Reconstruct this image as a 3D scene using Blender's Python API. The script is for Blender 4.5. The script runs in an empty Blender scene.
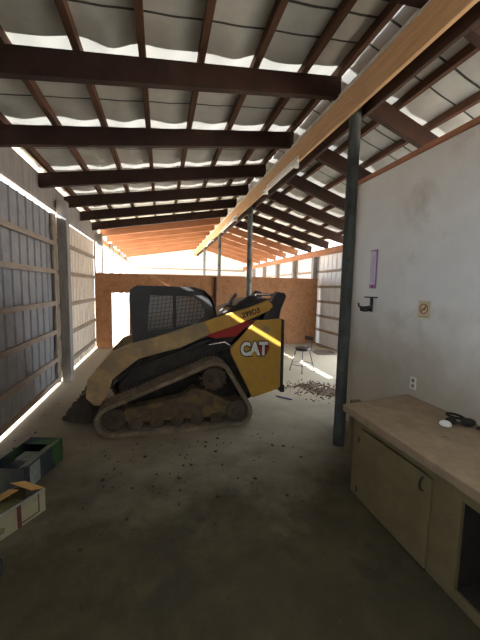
import bpy, bmesh, math, random
from mathutils import Vector, Matrix
random.seed(7)
S = bpy.context.scene
COL = S.collection
PI = math.pi

# ------------------------------------------------------------------ materials
def mat(name, c1, c2=None, scale=6.0, rough=0.7, metal=0.0, bump=0.0, detail=6.0, bscale=None,
        stretch=(1, 1, 1), lo=0.35, hi=0.65, emit=None, spec=0.3):
    m = bpy.data.materials.new(name); m.use_nodes = True
    nt = m.node_tree; b = nt.nodes['Principled BSDF']
    b.inputs['Roughness'].default_value = rough
    b.inputs['Metallic'].default_value = metal
    b.inputs['Specular IOR Level'].default_value = spec
    tc = nt.nodes.new('ShaderNodeTexCoord'); mp = nt.nodes.new('ShaderNodeMapping')
    mp.inputs['Scale'].default_value = stretch
    nt.links.new(tc.outputs['Object'], mp.inputs['Vector'])
    n = nt.nodes.new('ShaderNodeTexNoise'); n.inputs['Scale'].default_value = scale
    n.inputs['Detail'].default_value = detail; n.inputs['Roughness'].default_value = 0.65
    nt.links.new(mp.outputs[0], n.inputs['Vector'])
    r = nt.nodes.new('ShaderNodeValToRGB')
    r.color_ramp.elements[0].position = lo; r.color_ramp.elements[1].position = hi
    r.color_ramp.elements[0].color = (*(c2 or c1), 1); r.color_ramp.elements[1].color = (*c1, 1)
    nt.links.new(n.outputs['Fac'], r.inputs[0]); nt.links.new(r.outputs[0], b.inputs['Base Color'])
    if bump:
        n2 = nt.nodes.new('ShaderNodeTexNoise'); n2.inputs['Scale'].default_value = bscale or scale * 4
        n2.inputs['Detail'].default_value = 5
        nt.links.new(mp.outputs[0], n2.inputs['Vector'])
        bp = nt.nodes.new('ShaderNodeBump'); bp.inputs['Strength'].default_value = bump
        bp.inputs['Distance'].default_value = 0.02
        nt.links.new(n2.outputs['Fac'], bp.inputs['Height']); nt.links.new(bp.outputs[0], b.inputs['Normal'])
    return m

def stain(m, col, scale, lo, hi, stretch=(1, 1, 1)):
    """a second, larger layer of dirt over a mat() material"""
    nt = m.node_tree; b = nt.nodes['Principled BSDF']
    src = b.inputs['Base Color'].links[0].from_socket
    tc = nt.nodes.new('ShaderNodeTexCoord'); mp = nt.nodes.new('ShaderNodeMapping')
    mp.inputs['Scale'].default_value = stretch; mp.inputs['Location'].default_value = (3.1, 1.7, .6)
    nt.links.new(tc.outputs['Object'], mp.inputs[0])
    n = nt.nodes.new('ShaderNodeTexNoise'); n.inputs['Scale'].default_value = scale; n.inputs['Detail'].default_value = 7
    n.inputs['Roughness'].default_value = .6
    nt.links.new(mp.outputs[0], n.inputs['Vector'])
    mr = nt.nodes.new('ShaderNodeMapRange'); mr.inputs['From Min'].default_value = lo; mr.inputs['From Max'].default_value = hi
    nt.links.new(n.outputs['Fac'], mr.inputs['Value'])
    mx = nt.nodes.new('ShaderNodeMix'); mx.data_type = 'RGBA'
    nt.links.new(mr.outputs[0], mx.inputs['Factor'])
    nt.links.new(src, mx.inputs['A']); mx.inputs['B'].default_value = (*col, 1)
    nt.links.new(mx.outputs['Result'], b.inputs['Base Color'])
    return m

M = {}
M['floor'] = stain(stain(mat('dusty_concrete', (.088, .074, .042), (.054, .045, .027), 2.2, .9, bump=.35, bscale=30, spec=.15),
                   (.05, .045, .028), .45, .45, .70), (.05, .044, .03), 2.6, .56, .68)
def dust_and_falloff(m, col, y0, y1):
    """pale dust and painted light falloff: floor lightens with distance, with a ragged edge"""
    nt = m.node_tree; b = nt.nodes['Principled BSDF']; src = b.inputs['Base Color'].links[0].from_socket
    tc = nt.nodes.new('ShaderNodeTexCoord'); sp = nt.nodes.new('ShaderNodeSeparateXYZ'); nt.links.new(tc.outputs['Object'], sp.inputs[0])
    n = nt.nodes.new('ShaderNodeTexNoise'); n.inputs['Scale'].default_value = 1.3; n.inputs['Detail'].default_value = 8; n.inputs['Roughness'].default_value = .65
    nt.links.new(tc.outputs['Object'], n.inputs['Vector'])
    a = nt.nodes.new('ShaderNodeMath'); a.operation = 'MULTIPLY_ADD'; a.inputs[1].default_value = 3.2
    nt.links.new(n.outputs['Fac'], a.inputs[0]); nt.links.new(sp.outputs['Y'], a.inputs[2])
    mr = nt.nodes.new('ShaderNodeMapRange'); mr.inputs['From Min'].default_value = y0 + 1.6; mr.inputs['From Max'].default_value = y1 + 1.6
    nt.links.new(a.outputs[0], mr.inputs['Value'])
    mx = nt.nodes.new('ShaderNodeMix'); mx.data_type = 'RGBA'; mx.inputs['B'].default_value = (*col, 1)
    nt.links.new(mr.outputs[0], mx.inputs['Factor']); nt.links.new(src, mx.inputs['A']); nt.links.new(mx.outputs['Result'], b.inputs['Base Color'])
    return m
dust_and_falloff(M['floor'], (.38, .33, .25), 2.7, 6.0)  # tracked dust plus the floor's light falloff, put into the colour
M['ground'] = mat('outdoor_dirt', (.55, .42, .30), (.45, .34, .24), 3, .95)
M['insul'] = mat('insulation_facing', (.62, .64, .62), (.54, .56, .54), 5, .55, bump=.12, bscale=9)
M['seam'] = mat('dark_blanket_seam', (.10, .10, .095), (.06, .06, .055), 8, .8)
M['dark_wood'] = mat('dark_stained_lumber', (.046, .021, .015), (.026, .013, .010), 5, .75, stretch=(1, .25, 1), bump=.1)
M['lit_wood'] = mat('flare_lit_lumber', (.42, .20, .11), (.32, .15, .08), 5, .75, stretch=(.3, 1, 1))  # far rafters: warm bounce and flare haze put into the wood colour
M['purlin'] = mat('purlin_lumber', (.16, .080, .050), (.08, .042, .028), 7, .75, stretch=(1, .2, 1))
M['beam'] = stain(mat('planed_beam_lumber', (.64, .43, .25), (.52, .33, .18), 9, .65, stretch=(3, .25, 3)), (.18, .08, .03), 3.0, .66, .74)
M['cap_wood'] = mat('red_cap_lumber', (.44, .21, .12), (.33, .15, .08), 8, .7, stretch=(1, .2, 1))
M['post'] = stain(mat('treated_round_post', (.22, .25, .24), (.12, .14, .13), 9, .85, stretch=(1, 1, .25), bump=.25), (.05, .055, .05), 2.2, .52, .66)
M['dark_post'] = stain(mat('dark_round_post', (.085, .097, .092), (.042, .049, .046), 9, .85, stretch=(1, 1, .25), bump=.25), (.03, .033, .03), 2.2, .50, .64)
M['grey_post'] = mat('weathered_grey_lumber', (.33, .32, .31), (.22, .21, .21), 8, .85, stretch=(1, 1, .2), bump=.2)
M['girt'] = mat('weathered_girt_lumber', (.40, .34, .28), (.28, .23, .19), 7, .85, stretch=(1, .2, 1))
M['metal_left_lit'] = mat('sunlit_ribbed_sheet', (.80, .73, .64), (.70, .63, .55), 4, .5, .0, spec=.4)  # same sheet as the other door, sunlit bounce put into its colour
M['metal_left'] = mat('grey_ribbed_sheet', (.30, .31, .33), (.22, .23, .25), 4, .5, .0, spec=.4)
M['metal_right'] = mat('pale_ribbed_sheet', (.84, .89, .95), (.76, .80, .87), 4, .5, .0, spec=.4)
M['osb'] = stain(mat('strand_board', (.46, .24, .12), (.27, .125, .055), 26, .8, detail=8, stretch=(1, 1, 2.2), lo=.38, hi=.62), (.30, .14, .065), 5, .5, .62)
M['drywall'] = stain(mat('painted_panel', (.82, .845, .84), (.77, .79, .785), 3, .6), (.50, .47, .40), 1.1, .60, .80)
def low_tone(m, col, z0, z1):  # mixes col in toward the bottom, with a ragged upper edge
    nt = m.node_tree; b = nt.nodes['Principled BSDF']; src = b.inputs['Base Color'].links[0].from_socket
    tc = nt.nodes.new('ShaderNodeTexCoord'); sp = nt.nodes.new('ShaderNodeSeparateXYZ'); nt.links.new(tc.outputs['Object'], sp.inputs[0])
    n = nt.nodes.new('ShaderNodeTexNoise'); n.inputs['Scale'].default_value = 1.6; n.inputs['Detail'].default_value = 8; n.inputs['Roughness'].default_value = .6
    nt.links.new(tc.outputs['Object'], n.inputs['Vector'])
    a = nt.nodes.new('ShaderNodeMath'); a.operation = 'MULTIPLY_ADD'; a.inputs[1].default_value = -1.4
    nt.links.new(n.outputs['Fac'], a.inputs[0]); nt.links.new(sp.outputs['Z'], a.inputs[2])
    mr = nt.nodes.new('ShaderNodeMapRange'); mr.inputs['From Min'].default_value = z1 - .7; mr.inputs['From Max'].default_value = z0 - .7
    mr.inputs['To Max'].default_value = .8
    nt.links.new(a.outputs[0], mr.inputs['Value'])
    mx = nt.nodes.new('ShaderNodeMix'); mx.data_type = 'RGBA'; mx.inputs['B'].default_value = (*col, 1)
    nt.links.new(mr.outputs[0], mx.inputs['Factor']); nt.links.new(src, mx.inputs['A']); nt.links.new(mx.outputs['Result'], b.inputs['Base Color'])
low_tone(M['drywall'], (.40, .35, .26), .9, 2.0)
M['white_trim'] = mat('white_trim_paint', (.68, .68, .66), (.58, .58, .56), 6, .5)
M['counter'] = stain(mat('worn_worktop', (.31, .235, .155), (.22, .165, .105), 6, .7, bump=.05), (.16, .11, .07), 4.5, .63, .70)
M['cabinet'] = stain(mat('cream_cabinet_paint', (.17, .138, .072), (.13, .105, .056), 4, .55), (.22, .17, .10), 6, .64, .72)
M['dark_gap'] = mat('niche_shade_paint', (.035, .030, .024), (.02, .018, .015), 5, .9)
M['yellow'] = stain(mat('dusty_yellow_paint', (.55, .32, .05), (.46, .26, .045), 5, .45, spec=.5), (.34, .23, .11), 3, .56, .74)
M['dusty_yellow'] = stain(mat('muddy_yellow_paint', (.50, .36, .17), (.38, .28, .15), 6, .7), (.28, .215, .14), 4, .40, .62)
M['frame_mud'] = stain(mat('mud_caked_paint', (.22, .15, .06), (.13, .095, .05), 6, .85, bump=.3), (.085, .065, .045), 5, .42, .58)
M['mud'] = mat('dried_mud', (.13, .10, .068), (.07, .055, .04), 9, .95, bump=.5, bscale=22)
M['rubber'] = stain(mat('muddy_rubber', (.25, .20, .14), (.15, .122, .085), 8, .9, bump=.3), (.29, .23, .155), 4, .5, .65)
M['black'] = mat('black_painted_steel', (.032, .032, .034), (.020, .020, .022), 6, .5, spec=.4)
M['cab'] = mat('dark_cab_steel', (.065, .068, .075), (.045, .048, .053), 5, .45, spec=.4)
M['chassis'] = mat('grimy_chassis', (.060, .055, .050), (.03, .028, .026), 8, .8, bump=.2)
M['chrome'] = mat('bright_steel', (.62, .62, .62), (.5, .5, .5), 6, .25, 1.0)
M['red'] = mat('red_decal', (.40, .030, .028), (.28, .025, .022), 5, .5)
M['white'] = mat('white_lettering', (.80, .80, .78), None, 5, .6)
M['letter_black'] = mat('black_lettering', (.012, .012, .012), None, 5, .6)
M['hose'] = mat('black_hose', (.03, .03, .03), (.02, .02, .02), 8, .5)
M['seat'] = mat('dark_vinyl_seat', (.055, .040, .038), (.035, .027, .026), 8, .5)
M['steel'] = mat('dull_steel_tube', (.13, .13, .14), (.08, .08, .085), 8, .5, .4)
M['green_card'] = stain(mat('green_carton', (.055, .15, .050), (.035, .10, .04), 5, .5), (.025, .035, .055), 3.2, .48, .58)
M['navy_card'] = stain(mat('navy_carton', (.028, .040, .058), (.018, .026, .035), 6, .45), (.04, .085, .045), 3, .55, .65)
M['grey_label'] = mat('grey_printed_card', (.27, .29, .27), (.16, .18, .17), 8, .5)
M['kraft'] = mat('kraft_carton_inside', (.50, .30, .10), (.38, .22, .075), 6, .8)
M['pale_card'] = stain(mat('pale_printed_carton', (.27, .25, .16), (.21, .19, .12), 5, .6), (.15, .15, .09), 5, .58, .64)
M['maroon'] = mat('maroon_print', (.09, .022, .02), None, 5, .6)
M['olive'] = mat('olive_contents', (.16, .15, .07), (.10, .095, .045), 9, .8)
M['navy_bag'] = mat('navy_plastic_bag', (.030, .045, .075), (.018, .027, .05), 4, .3, bump=.6, bscale=12, spec=.6)
M['purple'] = mat('purple_frame', (.40, .22, .48), (.34, .18, .42), 6, .5)
M['lilac'] = mat('lilac_face', (.72, .66, .80), (.66, .60, .76), 6, .5)
M['cream_plate'] = mat('cream_sign_plate', (.66, .60, .42), (.60, .54, .36), 6, .5)
M['sign_red'] = mat('sign_red_ring', (.42, .12, .08), None, 6, .5)
M['outlet'] = mat('outlet_plate', (.78, .76, .68), None, 6, .4)
M['lamp_white'] = mat('white_enamel', (.82, .83, .82), (.76, .77, .76), 6, .35)
M['tube'] = mat('glass_tube_white', (.86, .87, .86), None, 6, .2)
M['dirt'] = mat('loose_dirt', (.17, .115, .075), (.09, .062, .042), 14, .95, bump=.5)
M['dark_dirt'] = mat('dark_dirt_crumbs', (.075, .055, .036), (.04, .03, .02), 14, .95)
M['blue'] = mat('blue_plastic', (.05, .07, .28), None, 6, .4)
M['door_brown'] = mat('brown_door_leaf', (.36, .17, .09), (.26, .12, .06), 6, .7)
M['strap'] = mat('dark_webbing', (.028, .026, .020), (.018, .017, .014), 12, .8)
M['card_floor'] = mat('muddy_sheet', (.15, .12, .09), (.09, .075, .06), 6, .9)

def translucent(name, col, frac):
    m = bpy.data.materials.new(name); m.use_nodes = True
    nt = m.node_tree; nt.nodes.clear()
    o = nt.nodes.new('ShaderNodeOutputMaterial'); d = nt.nodes.new('ShaderNodeBsdfDiffuse'); t = nt.nodes.new('ShaderNodeBsdfTranslucent')
    n = nt.nodes.new('ShaderNodeTexNoise'); n.inputs['Scale'].default_value = 7
    r = nt.nodes.new('ShaderNodeValToRGB'); r.color_ramp.elements[0].color = (*[c * .75 for c in col], 1); r.color_ramp.elements[1].color = (*col, 1)
    nt.links.new(n.outputs['Fac'], r.inputs[0])
    mx = nt.nodes.new('ShaderNodeMixShader'); mx.inputs[0].default_value = frac
    nt.links.new(r.outputs[0], d.inputs[0]); nt.links.new(r.outputs[0], t.inputs[0])
    nt.links.new(d.outputs[0], mx.inputs[1]); nt.links.new(t.outputs[0], mx.inputs[2]); nt.links.new(mx.outputs[0], o.inputs[0])
    return m
M['light_band'] = translucent('translucent_band', (.85, .84, .78), BAND if 'BAND' in globals() else .045)  # strips made translucent so sky light gives bright bands by the rafters

def glassy(name, col, alpha):
    m = bpy.data.materials.new(name); m.use_nodes = True
    nt = m.node_tree; nt.nodes.clear()
    o = nt.nodes.new('ShaderNodeOutputMaterial'); d = nt.nodes.new('ShaderNodeBsdfGlossy'); t = nt.nodes.new('ShaderNodeBsdfTransparent')
    d = nt.nodes.new('ShaderNodeBsdfTranslucent'); d.inputs[0].default_value = (.75, .77, .78, 1); t.inputs[0].default_value = (*col, 1)
    mx = nt.nodes.new('ShaderNodeMixShader'); mx.inputs[0].default_value = alpha
    nt.links.new(t.outputs[0], mx.inputs[1]); nt.links.new(d.outputs[0], mx.inputs[2]); nt.links.new(mx.outputs[0], o.inputs[0])
    return m
M['glass'] = glassy('dusty_cab_glass', (.92, .95, .96), .68)

M['clear_glass'] = glassy('clear_cab_glass', (.95, .96, .97), .08)
# ------------------------------------------------------------------ mesh builder
class MB:
    def __init__(self, off=(0, 0, 0)):
        self.bm = bmesh.new(); self.off = Vector(off); self.mi = 0
    def v(self, p): return self.bm.verts.new(Vector(p) - self.off)
    def f(self, vs):
        try:
            fc = self.bm.faces.new(vs); fc.material_index = self.mi; return fc
        except ValueError: return None
    def box(self, x0, x1, y0, y1, z0, z1, rot=None, piv=None):
        P = [Vector((x, y, z)) for x in (x0, x1) for y in (y0, y1) for z in (z0, z1)]
        if rot is not None:
            c = Vector(piv) if piv is not None else sum(P, Vector()) / 8
            P = [rot @ (p - c) + c for p in P]
        v = [self.v(p) for p in P]
        for q in ((0, 1, 3, 2), (4, 6, 7, 5), (0, 4, 5, 1), (2, 3, 7, 6), (0, 2, 6, 4), (1, 5, 7, 3)): self.f([v[i] for i in q])
        return self
    def hexa(self, P):
        """eight corners: 4 of the bottom ring, then 4 of the top ring"""
        v = [self.v(p) for p in P]
        self.f(v[3::-1]); self.f(v[4:8])
        for i in range(4): self.f([v[i], v[(i + 1) % 4], v[4 + (i + 1) % 4], v[4 + i]])
        return self
    def prism(self, poly, ax, a, b):
        def pt(u, w, d):
            return (d, u, w) if ax == 0 else ((u, d, w) if ax == 1 else (u, w, d))
        A = [self.v(pt(u, w, a)) for u, w in poly]; Bv = [self.v(pt(u, w, b)) for u, w in poly]
        self.f(A); self.f(Bv[::-1]); n = len(poly)
        for i in range(n): self.f([A[i], Bv[i], Bv[(i + 1) % n], A[(i + 1) % n]])
        return self
    def cyl(self, p0, p1, r0, r1=None, n=16, cap=True):
        r1 = r0 if r1 is None else r1
        p0, p1 = Vector(p0), Vector(p1); d = (p1 - p0).normalized()
        u = d.orthogonal().normalized(); w = d.cross(u)
        A = [self.v(p0 + (u * math.cos(t) + w * math.sin(t)) * r0) for t in [2 * PI * i / n for i in range(n)]]
        Bv = [self.v(p1 + (u * math.cos(t) + w * math.sin(t)) * r1) for t in [2 * PI * i / n for i in range(n)]]
        for i in range(n): self.f([A[i], A[(i + 1) % n], Bv[(i + 1) % n], Bv[i]])
        if cap: self.f(A[::-1]); self.f(Bv)
        return self
    def tube(self, pts, r, n=8, closed=False):
        pts = [Vector(p) for p in pts]; rings = []
        N = len(pts); prev = None
        for i, p in enumerate(pts):
            a = pts[i - 1] if (i > 0 or closed) else p
            b = pts[(i + 1) % N] if (i < N - 1 or closed) else p
            d = (b - a).normalized()
            u = d.orthogonal().normalized() if prev is None else (prev - d * prev.dot(d)).normalized()
            prev = u; w = d.cross(u)
            rings.append([self.v(p + (u * math.cos(2 * PI * k / n) + w * math.sin(2 * PI * k / n)) * r) for k in range(n)])
        for i in range(N if closed else N - 1):
            A, Bv = rings[i], rings[(i + 1) % N]
            for k in range(n): self.f([A[k], A[(k + 1) % n], Bv[(k + 1) % n], Bv[k]])
        if not closed: self.f(rings[0][::-1]); self.f(rings[-1])
        return self
    def lathe(self, prof, c, axis=2, n=24):
        """prof: (radius, height) list, turned about an axis through c"""
        c = Vector(c); rings = []
        for r, h in prof:
            ring = []
            for k in range(n):
                t = 2 * PI * k / n; a, b = r * math.cos(t), r * math.sin(t)
                q = (h, a, b) if axis == 0 else ((b, h, a) if axis == 1 else (a, b, h))
                ring.append(self.v(c + Vector(q)))
            rings.append(ring)
        for A, Bv in zip(rings, rings[1:]):
            for k in range(n): self.f([A[k], A[(k + 1) % n], Bv[(k + 1) % n], Bv[k]])
        self.f(rings[0][::-1]); self.f(rings[-1])
        return self
    def ball(self, c, rx, ry, rz, seg=16, rings=10, noise=0):
        mtx = Matrix.Translation(Vector(c) - self.off) @ Matrix.Diagonal((rx, ry, rz, 1))
        ret = bmesh.ops.create_uvsphere(self.bm, u_segments=seg, v_segments=rings, radius=1, matrix=mtx)
        for vv in ret['verts']:
            if noise: vv.co += Vector([random.uniform(-noise, noise) for _ in range(3)])
            for fc in vv.link_faces: fc.material_index = self.mi
        return self
    def build(self, name, m, parent=None, bevel=0, smooth=False, kind=None):
        bmesh.ops.recalc_face_normals(self.bm, faces=self.bm.faces)
        me = bpy.data.meshes.new(name); self.bm.to_mesh(me); self.bm.free()
        for mm in (m if isinstance(m, (list, tuple)) else [m]): me.materials.append(mm)
        o = bpy.data.objects.new(name, me); COL.objects.link(o)
        if parent: o.parent = parent
        if bevel:
            md = o.modifiers.new('bevel', 'BEVEL'); md.width = bevel; md.segments = 2; md.limit_method = 'ANGLE'
        if smooth:
            for p in me.polygons: p.use_smooth = True
            try: me.set_sharp_from_angle(angle=math.radians(38))
            except Exception: pass
        if kind: o['kind'] = kind
        return o

def tag(o, label, cat, group=None, kind=None):
    o['label'] = label; o['category'] = cat
    if group: o['group'] = group
    if kind: o['kind'] = kind
    return o
def empty(name, loc, label, cat, group=None, rz=0, kind=None):
    o = bpy.data.objects.new(name, None); COL.objects.link(o); o.location = loc; o.rotation_euler = (0, 0, rz)
    o.empty_display_size = .1
    if kind: o['kind'] = kind
    if label: o['label'] = label
    if cat: o['category'] = cat
    if group: o['group'] = group
    return o
def text_mesh(name, s, size, depth, m, parent, mtx, sx=1.0, offset=0.0):
    cu = bpy.data.curves.new(name, 'FONT'); cu.body = s; cu.size = size; cu.extrude = depth; cu.offset = offset
    cu.align_x = 'CENTER'; cu.align_y = 'CENTER'; cu.resolution_u = 3
    t = bpy.data.objects.new(name + '_src', cu); COL.objects.link(t)
    dg = bpy.context.evaluated_depsgraph_get()
    me = bpy.data.meshes.new_from_object(t.evaluated_get(dg))
    bpy.data.objects.remove(t); bpy.data.curves.remove(cu)
    me.transform(mtx @ Matrix.Diagonal((sx, 1, 1, 1)))
    me.materials.clear(); me.materials.append(m)
    o = bpy.data.objects.new(name, me); COL.objects.link(o); o.parent = parent
    return o

# ------------------------------------------------------------------ dimensions
XL, XR, XB = -2.10, 5.95, 2.34           # left wall, right wall, ridge line
Y0, Y1 = -3.0, 22.5                       # rear and far ends
SL = 0.167                                # roof pitch, left
SR = (4.54 - 3.60) / (5.9 - 2.46)         # roof pitch, right
def zl(x): return 3.82 + SL * (x + 2.1)   # underside of the left rafters
def zr(x): return 3.60 + SR * (5.9 - x)   # underside of the right rafters
RD = .245                                 # rafter depth
PD = .10                                 # purlin depth
# rafters: Y at the left wall and at the ridge
RAF = [(.55, 1.15), (1.95, 2.55), (3.38, 3.97), (4.86, 5.47), (6.62, 6.98), (8.15, 8.42), (9.62, 9.78),
       (11.12, 11.12), (12.5, 12.5), (13.9, 13.9), (15.3, 15.3), (16.7, 16.7), (18.1, 18.1), (19.5, 19.5), (20.9, 20.9)]
RAFR = [(1.15, 1.5), (2.55, 2.9), (3.97, 4.4), (5.5, 5.95), (6.9, 7.35), (8.2, 8.45), (9.45, 9.6), (10.8, 10.8), (12.15, 12.15),
        (13.5, 13.5), (14.9, 14.9), (16.3, 16.3), (17.7, 17.7), (19.1, 19.1), (20.5, 20.5)]
ORD = ['first', 'second', 'third', 'fourth', 'fifth', 'sixth', 'seventh', 'eighth', 'ninth', 'tenth', 'eleventh', 'twelfth', 'thirteenth', 'fourteenth', 'fifteenth']

# ------------------------------------------------------------------ setting
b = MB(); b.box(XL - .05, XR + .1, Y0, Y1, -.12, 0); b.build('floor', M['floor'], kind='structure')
b = MB()
b.box(-60, XL - .06, -40, 60, -.14, -.02); b.box(XR + .12, 60, -40, 60, -.14, -.02); b.box(XL - .06, XR + .12, -40, Y0 - .01, -.14, -.02); b.box(XL - .06, XR + .12, Y1 + .01, 60, -.14, -.02)
b.build('ground', M['ground'], kind='structure')

# ceiling: sagging white insulation blanket between purlins, translucent light bands added at each rafter
def ceiling(name, xa, xb, zf, raf, purl, over):
    bm = MB()
    xs = []
    n = int(abs(xb - xa) / .055)
    xs = [xa + (xb - xa) * i / n for i in range(n + 1)]
    def yr(k, x):
        a, c = raf[k]; t = (x - xa) / (xb - xa) if over == 'L' else (x - xb) / (xa - xb)
        if over == 'L': return a + (c - a) * t
        return a + (c - a) * (1 - t)
    def sag(x, fr):
        best = min(abs(x - p) for p in purl)
        s = min(1.0, best / .26)
        wob = .006 * math.sin(x * 9.1 + fr * 5)
        return -(.02 * s * s) * (0.5 + .5 * math.sin(PI * fr)) + wob * s
    rows = []      # (function of x -> y, sag fraction, extra drop, material of the band that follows)
    for k in range(len(raf)):
        rows.append((k, -.30, .0, 0)); rows.append((k, -.07, -.030, 0)); rows.append((k, -.05, -.026, 1 if k > 1 else 0)); rows.append((k, .06, -.004, 1 if k > 1 else 0)); rows.append((k, .20, .0, 0))
        rows.append((k, .22, -.006, 0)); rows.append((k, .40, -.012, 0)); rows.append((k, .60, -.010, 0)); rows.append((k, .612, .008, 2)); rows.append((k, .632, -.008, 0)); rows.append((k, .8, -.014, 0)); rows.append((k, .96, -.006, 0))
        rows.append((k, .968, .008, 2)); rows.append((k, .986, -.006, 0))
    grid = []
    for (k, dy, dz, mi) in rows:
        row = []
        for i, x in enumerate(xs):
            yy = yr(k, x) + dy
            if -.08 < dy < -.04:
                yy += .022 * math.sin(x * 6.3 + k * 2.1) + .012 * math.sin(x * 14.7 + k)
            fr = .5 if dy < .1 else .7
            d = dz
            best = min(abs(x - p) for p in purl)
            sg = sag(x, fr) * (.35 if .5 < dy else 1.0)
            if abs(dz) > .012: d = dz * (.35 + .65 * min(1, best / .2))
            row.append(bm.v((x, yy, zf(x) + RD + PD + .02 + sg + d)))
        grid.append(row)
    for r in range(len(grid) - 1):
        bm.mi = rows[r][3]
        for i in range(len(xs) - 1): bm.f([grid[r][i], grid[r][i + 1], grid[r + 1][i + 1], grid[r + 1][i]])
    # rear and far closing strips and an unseen eave overhang added to block sun
    bm.mi = 0
    def strip(x0, x1, ya, yb):
        bm.hexa([(x0, ya, zf(x0) + RD + PD + .03), (x1, ya, zf(x1) + RD + PD + .03), (x1, yb, zf(x1) + RD + PD + .03), (x0, yb, zf(x0) + RD + PD + .03),
                 (x0, ya, zf(x0) + RD + PD + .05), (x1, ya, zf(x1) + RD + PD + .05), (x1, yb, zf(x1) + RD + PD + .05), (x0, yb, zf(x0) + RD + PD + .05)])
    strip(min(xa, xb), max(xa, xb), Y0 - .3, min(raf[0]) - .25)
    strip(min(xa, xb), max(xa, xb), max(raf[-1]) + .9, Y1 + .3)
    if over == 'L': strip(xa - .5, xa, Y0 - .3, Y1 + .3)
    else: strip(xb, xb + .5, Y0 - .3, Y1 + .3)
    return bm.build(name, [M['insul'], M['light_band'], M['seam']], smooth=True, kind='structure')
PL = [-1.93, -1.35, -.76, -.17, .43, 1.06, 1.70, 2.20]
PR = [2.52, 3.18, 3.78, 4.42, 5.05, 5.72]
ceiling('ceiling', XL, XB, zl, RAF, PL, 'L')
ceiling('ceiling.001', XB, XR, zr, RAFR, PR, 'R')

# rafters, one object each
for k, (ya, yb) in enumerate(RAF):
    b = MB(); xa, xb = XL + .0, XB - .10; w = .045
    yb2 = ya + (yb - ya) * (xb - xa) / (XB - XL)
    b.hexa([(xa, ya - w, zl(xa)), (xb, yb2 - w, zl(xb)), (xb, yb2 + w, zl(xb)), (xa, ya + w, zl(xa)),
            (xa, ya - w, zl(xa) + RD), (xb, yb2 - w, zl(xb) + RD), (xb, yb2 + w, zl(xb) + RD), (xa, ya + w, zl(xa) + RD)])
    o = b.build('roof_rafter', M['dark_wood'] if k < 8 else M['lit_wood'], bevel=.006)
    v = k - 2
    lab = ('%s dark rafter from the camera on the left roof slope' % ORD[v] if 0 <= v < 6 else
           '%s paler orange rafter beyond the dark ones, left slope' % ORD[v - 6] if v >= 6 else '%s rafter behind the camera on the left slope' % ORD[k])
    tag(o, lab, 'rafter', 'rafters of the left roof slope')
for k, (ya, yb) in enumerate(RAFR):
    b = MB(); xa, xb = XB + .10, XR; w = .045
    b.hexa([(xa, ya - w, zr(xa) - .02), (xb, yb - w, zr(xb) - .02), (xb, yb + w, zr(xb) - .02), (xa, ya + w, zr(xa) - .02),
            (xa, ya - w, zr(xa) + RD), (xb, yb - w, zr(xb) + RD), (xb, yb + w, zr(xb) + RD), (xa, ya + w, zr(xa) + RD)])
    o = b.build('roof_rafter', M['dark_wood'] if k < 9 else M['lit_wood'], bevel=.006)
    v = k - 2
    lab = ('%s dark rafter from the camera, right of the ridge beam' % ORD[v] if 0 <= v < 7 else
           '%s paler orange rafter beyond the dark ones, right of ridge beam' % ORD[v - 7] if v >= 7 else '%s rafter behind the camera, right of the ridge' % ORD[k])
    tag(o, lab, 'rafter', 'rafters of the right roof slope')
# purlins
for i, x in enumerate(PL):
    b = MB(); w = .034; z = zl(x) + RD
    b.hexa([(x - w, Y0, z), (x + w, Y0, z), (x + w, Y1, z), (x - w, Y1, z), (x - w, Y0, z + PD), (x + w, Y0, z + PD), (x + w, Y1, z + PD), (x - w, Y1, z + PD)])
    tag(b.build('roof_purlin', M['purlin']), '%s narrow purlin from the left eave, running the length of the shed' % ORD[i], 'purlin', 'purlins of the left roof slope')
for i, x in enumerate(PR):
    b = MB(); w = .034; z = zr(x) + RD
    b.box(x - w, x + w, Y0, Y1, z, z + PD)
    tag(b.build('roof_purlin', M['purlin']), '%s narrow purlin right of the ridge beam, running the length' % ORD[i], 'purlin', 'purlins of the right roof slope')
# ridge beam, a plank pair with spacer boards
rb = empty('ridge_beam', (XB, 9.5, 4.22), 'long pale timber ridge beam carried by the round posts', 'beam')
b = MB((XB, 9.5, 4.22)); b.box(2.22, 2.27, Y0, Y1, 4.22, 4.545); b.build('beam_plank', M['beam'], rb, bevel=.006)
b = MB((XB, 9.5, 4.22)); b.box(2.41, 2.46, Y0, Y1, 4.22, 4.545); o = b.build('beam_plank', M['dark_wood'], rb, bevel=.006); o['label'] = 'dark plank on the right side of the beam'
b = MB((XB, 9.5, 4.22)); b.box(2.2, 2.22, Y0, Y1, 4.525, 4.56); b.build('edge_batten', M['white_trim'], rb)
# ridge posts
def round_post(y, label, r=.073, nm='M'):
    b = MB(); b.lathe([(r * 1.04, 0), (r * 1.02, .6), (r, 2.0), (r * .97, 4.53)], (XB, y, 0), 2, 20)
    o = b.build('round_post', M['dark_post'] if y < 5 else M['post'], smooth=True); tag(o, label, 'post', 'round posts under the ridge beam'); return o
round_post(3.72, 'dark round wooden post standing beside the painted panel wall')
round_post(8.50, 'round wooden post rising behind the rear of the track loader')
round_post(13.2, 'round post beyond the strand board wall, nearer of the two there', .07)
round_post(17.9, 'round post beyond the strand board wall, farthest under the ridge beam', .07)

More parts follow.
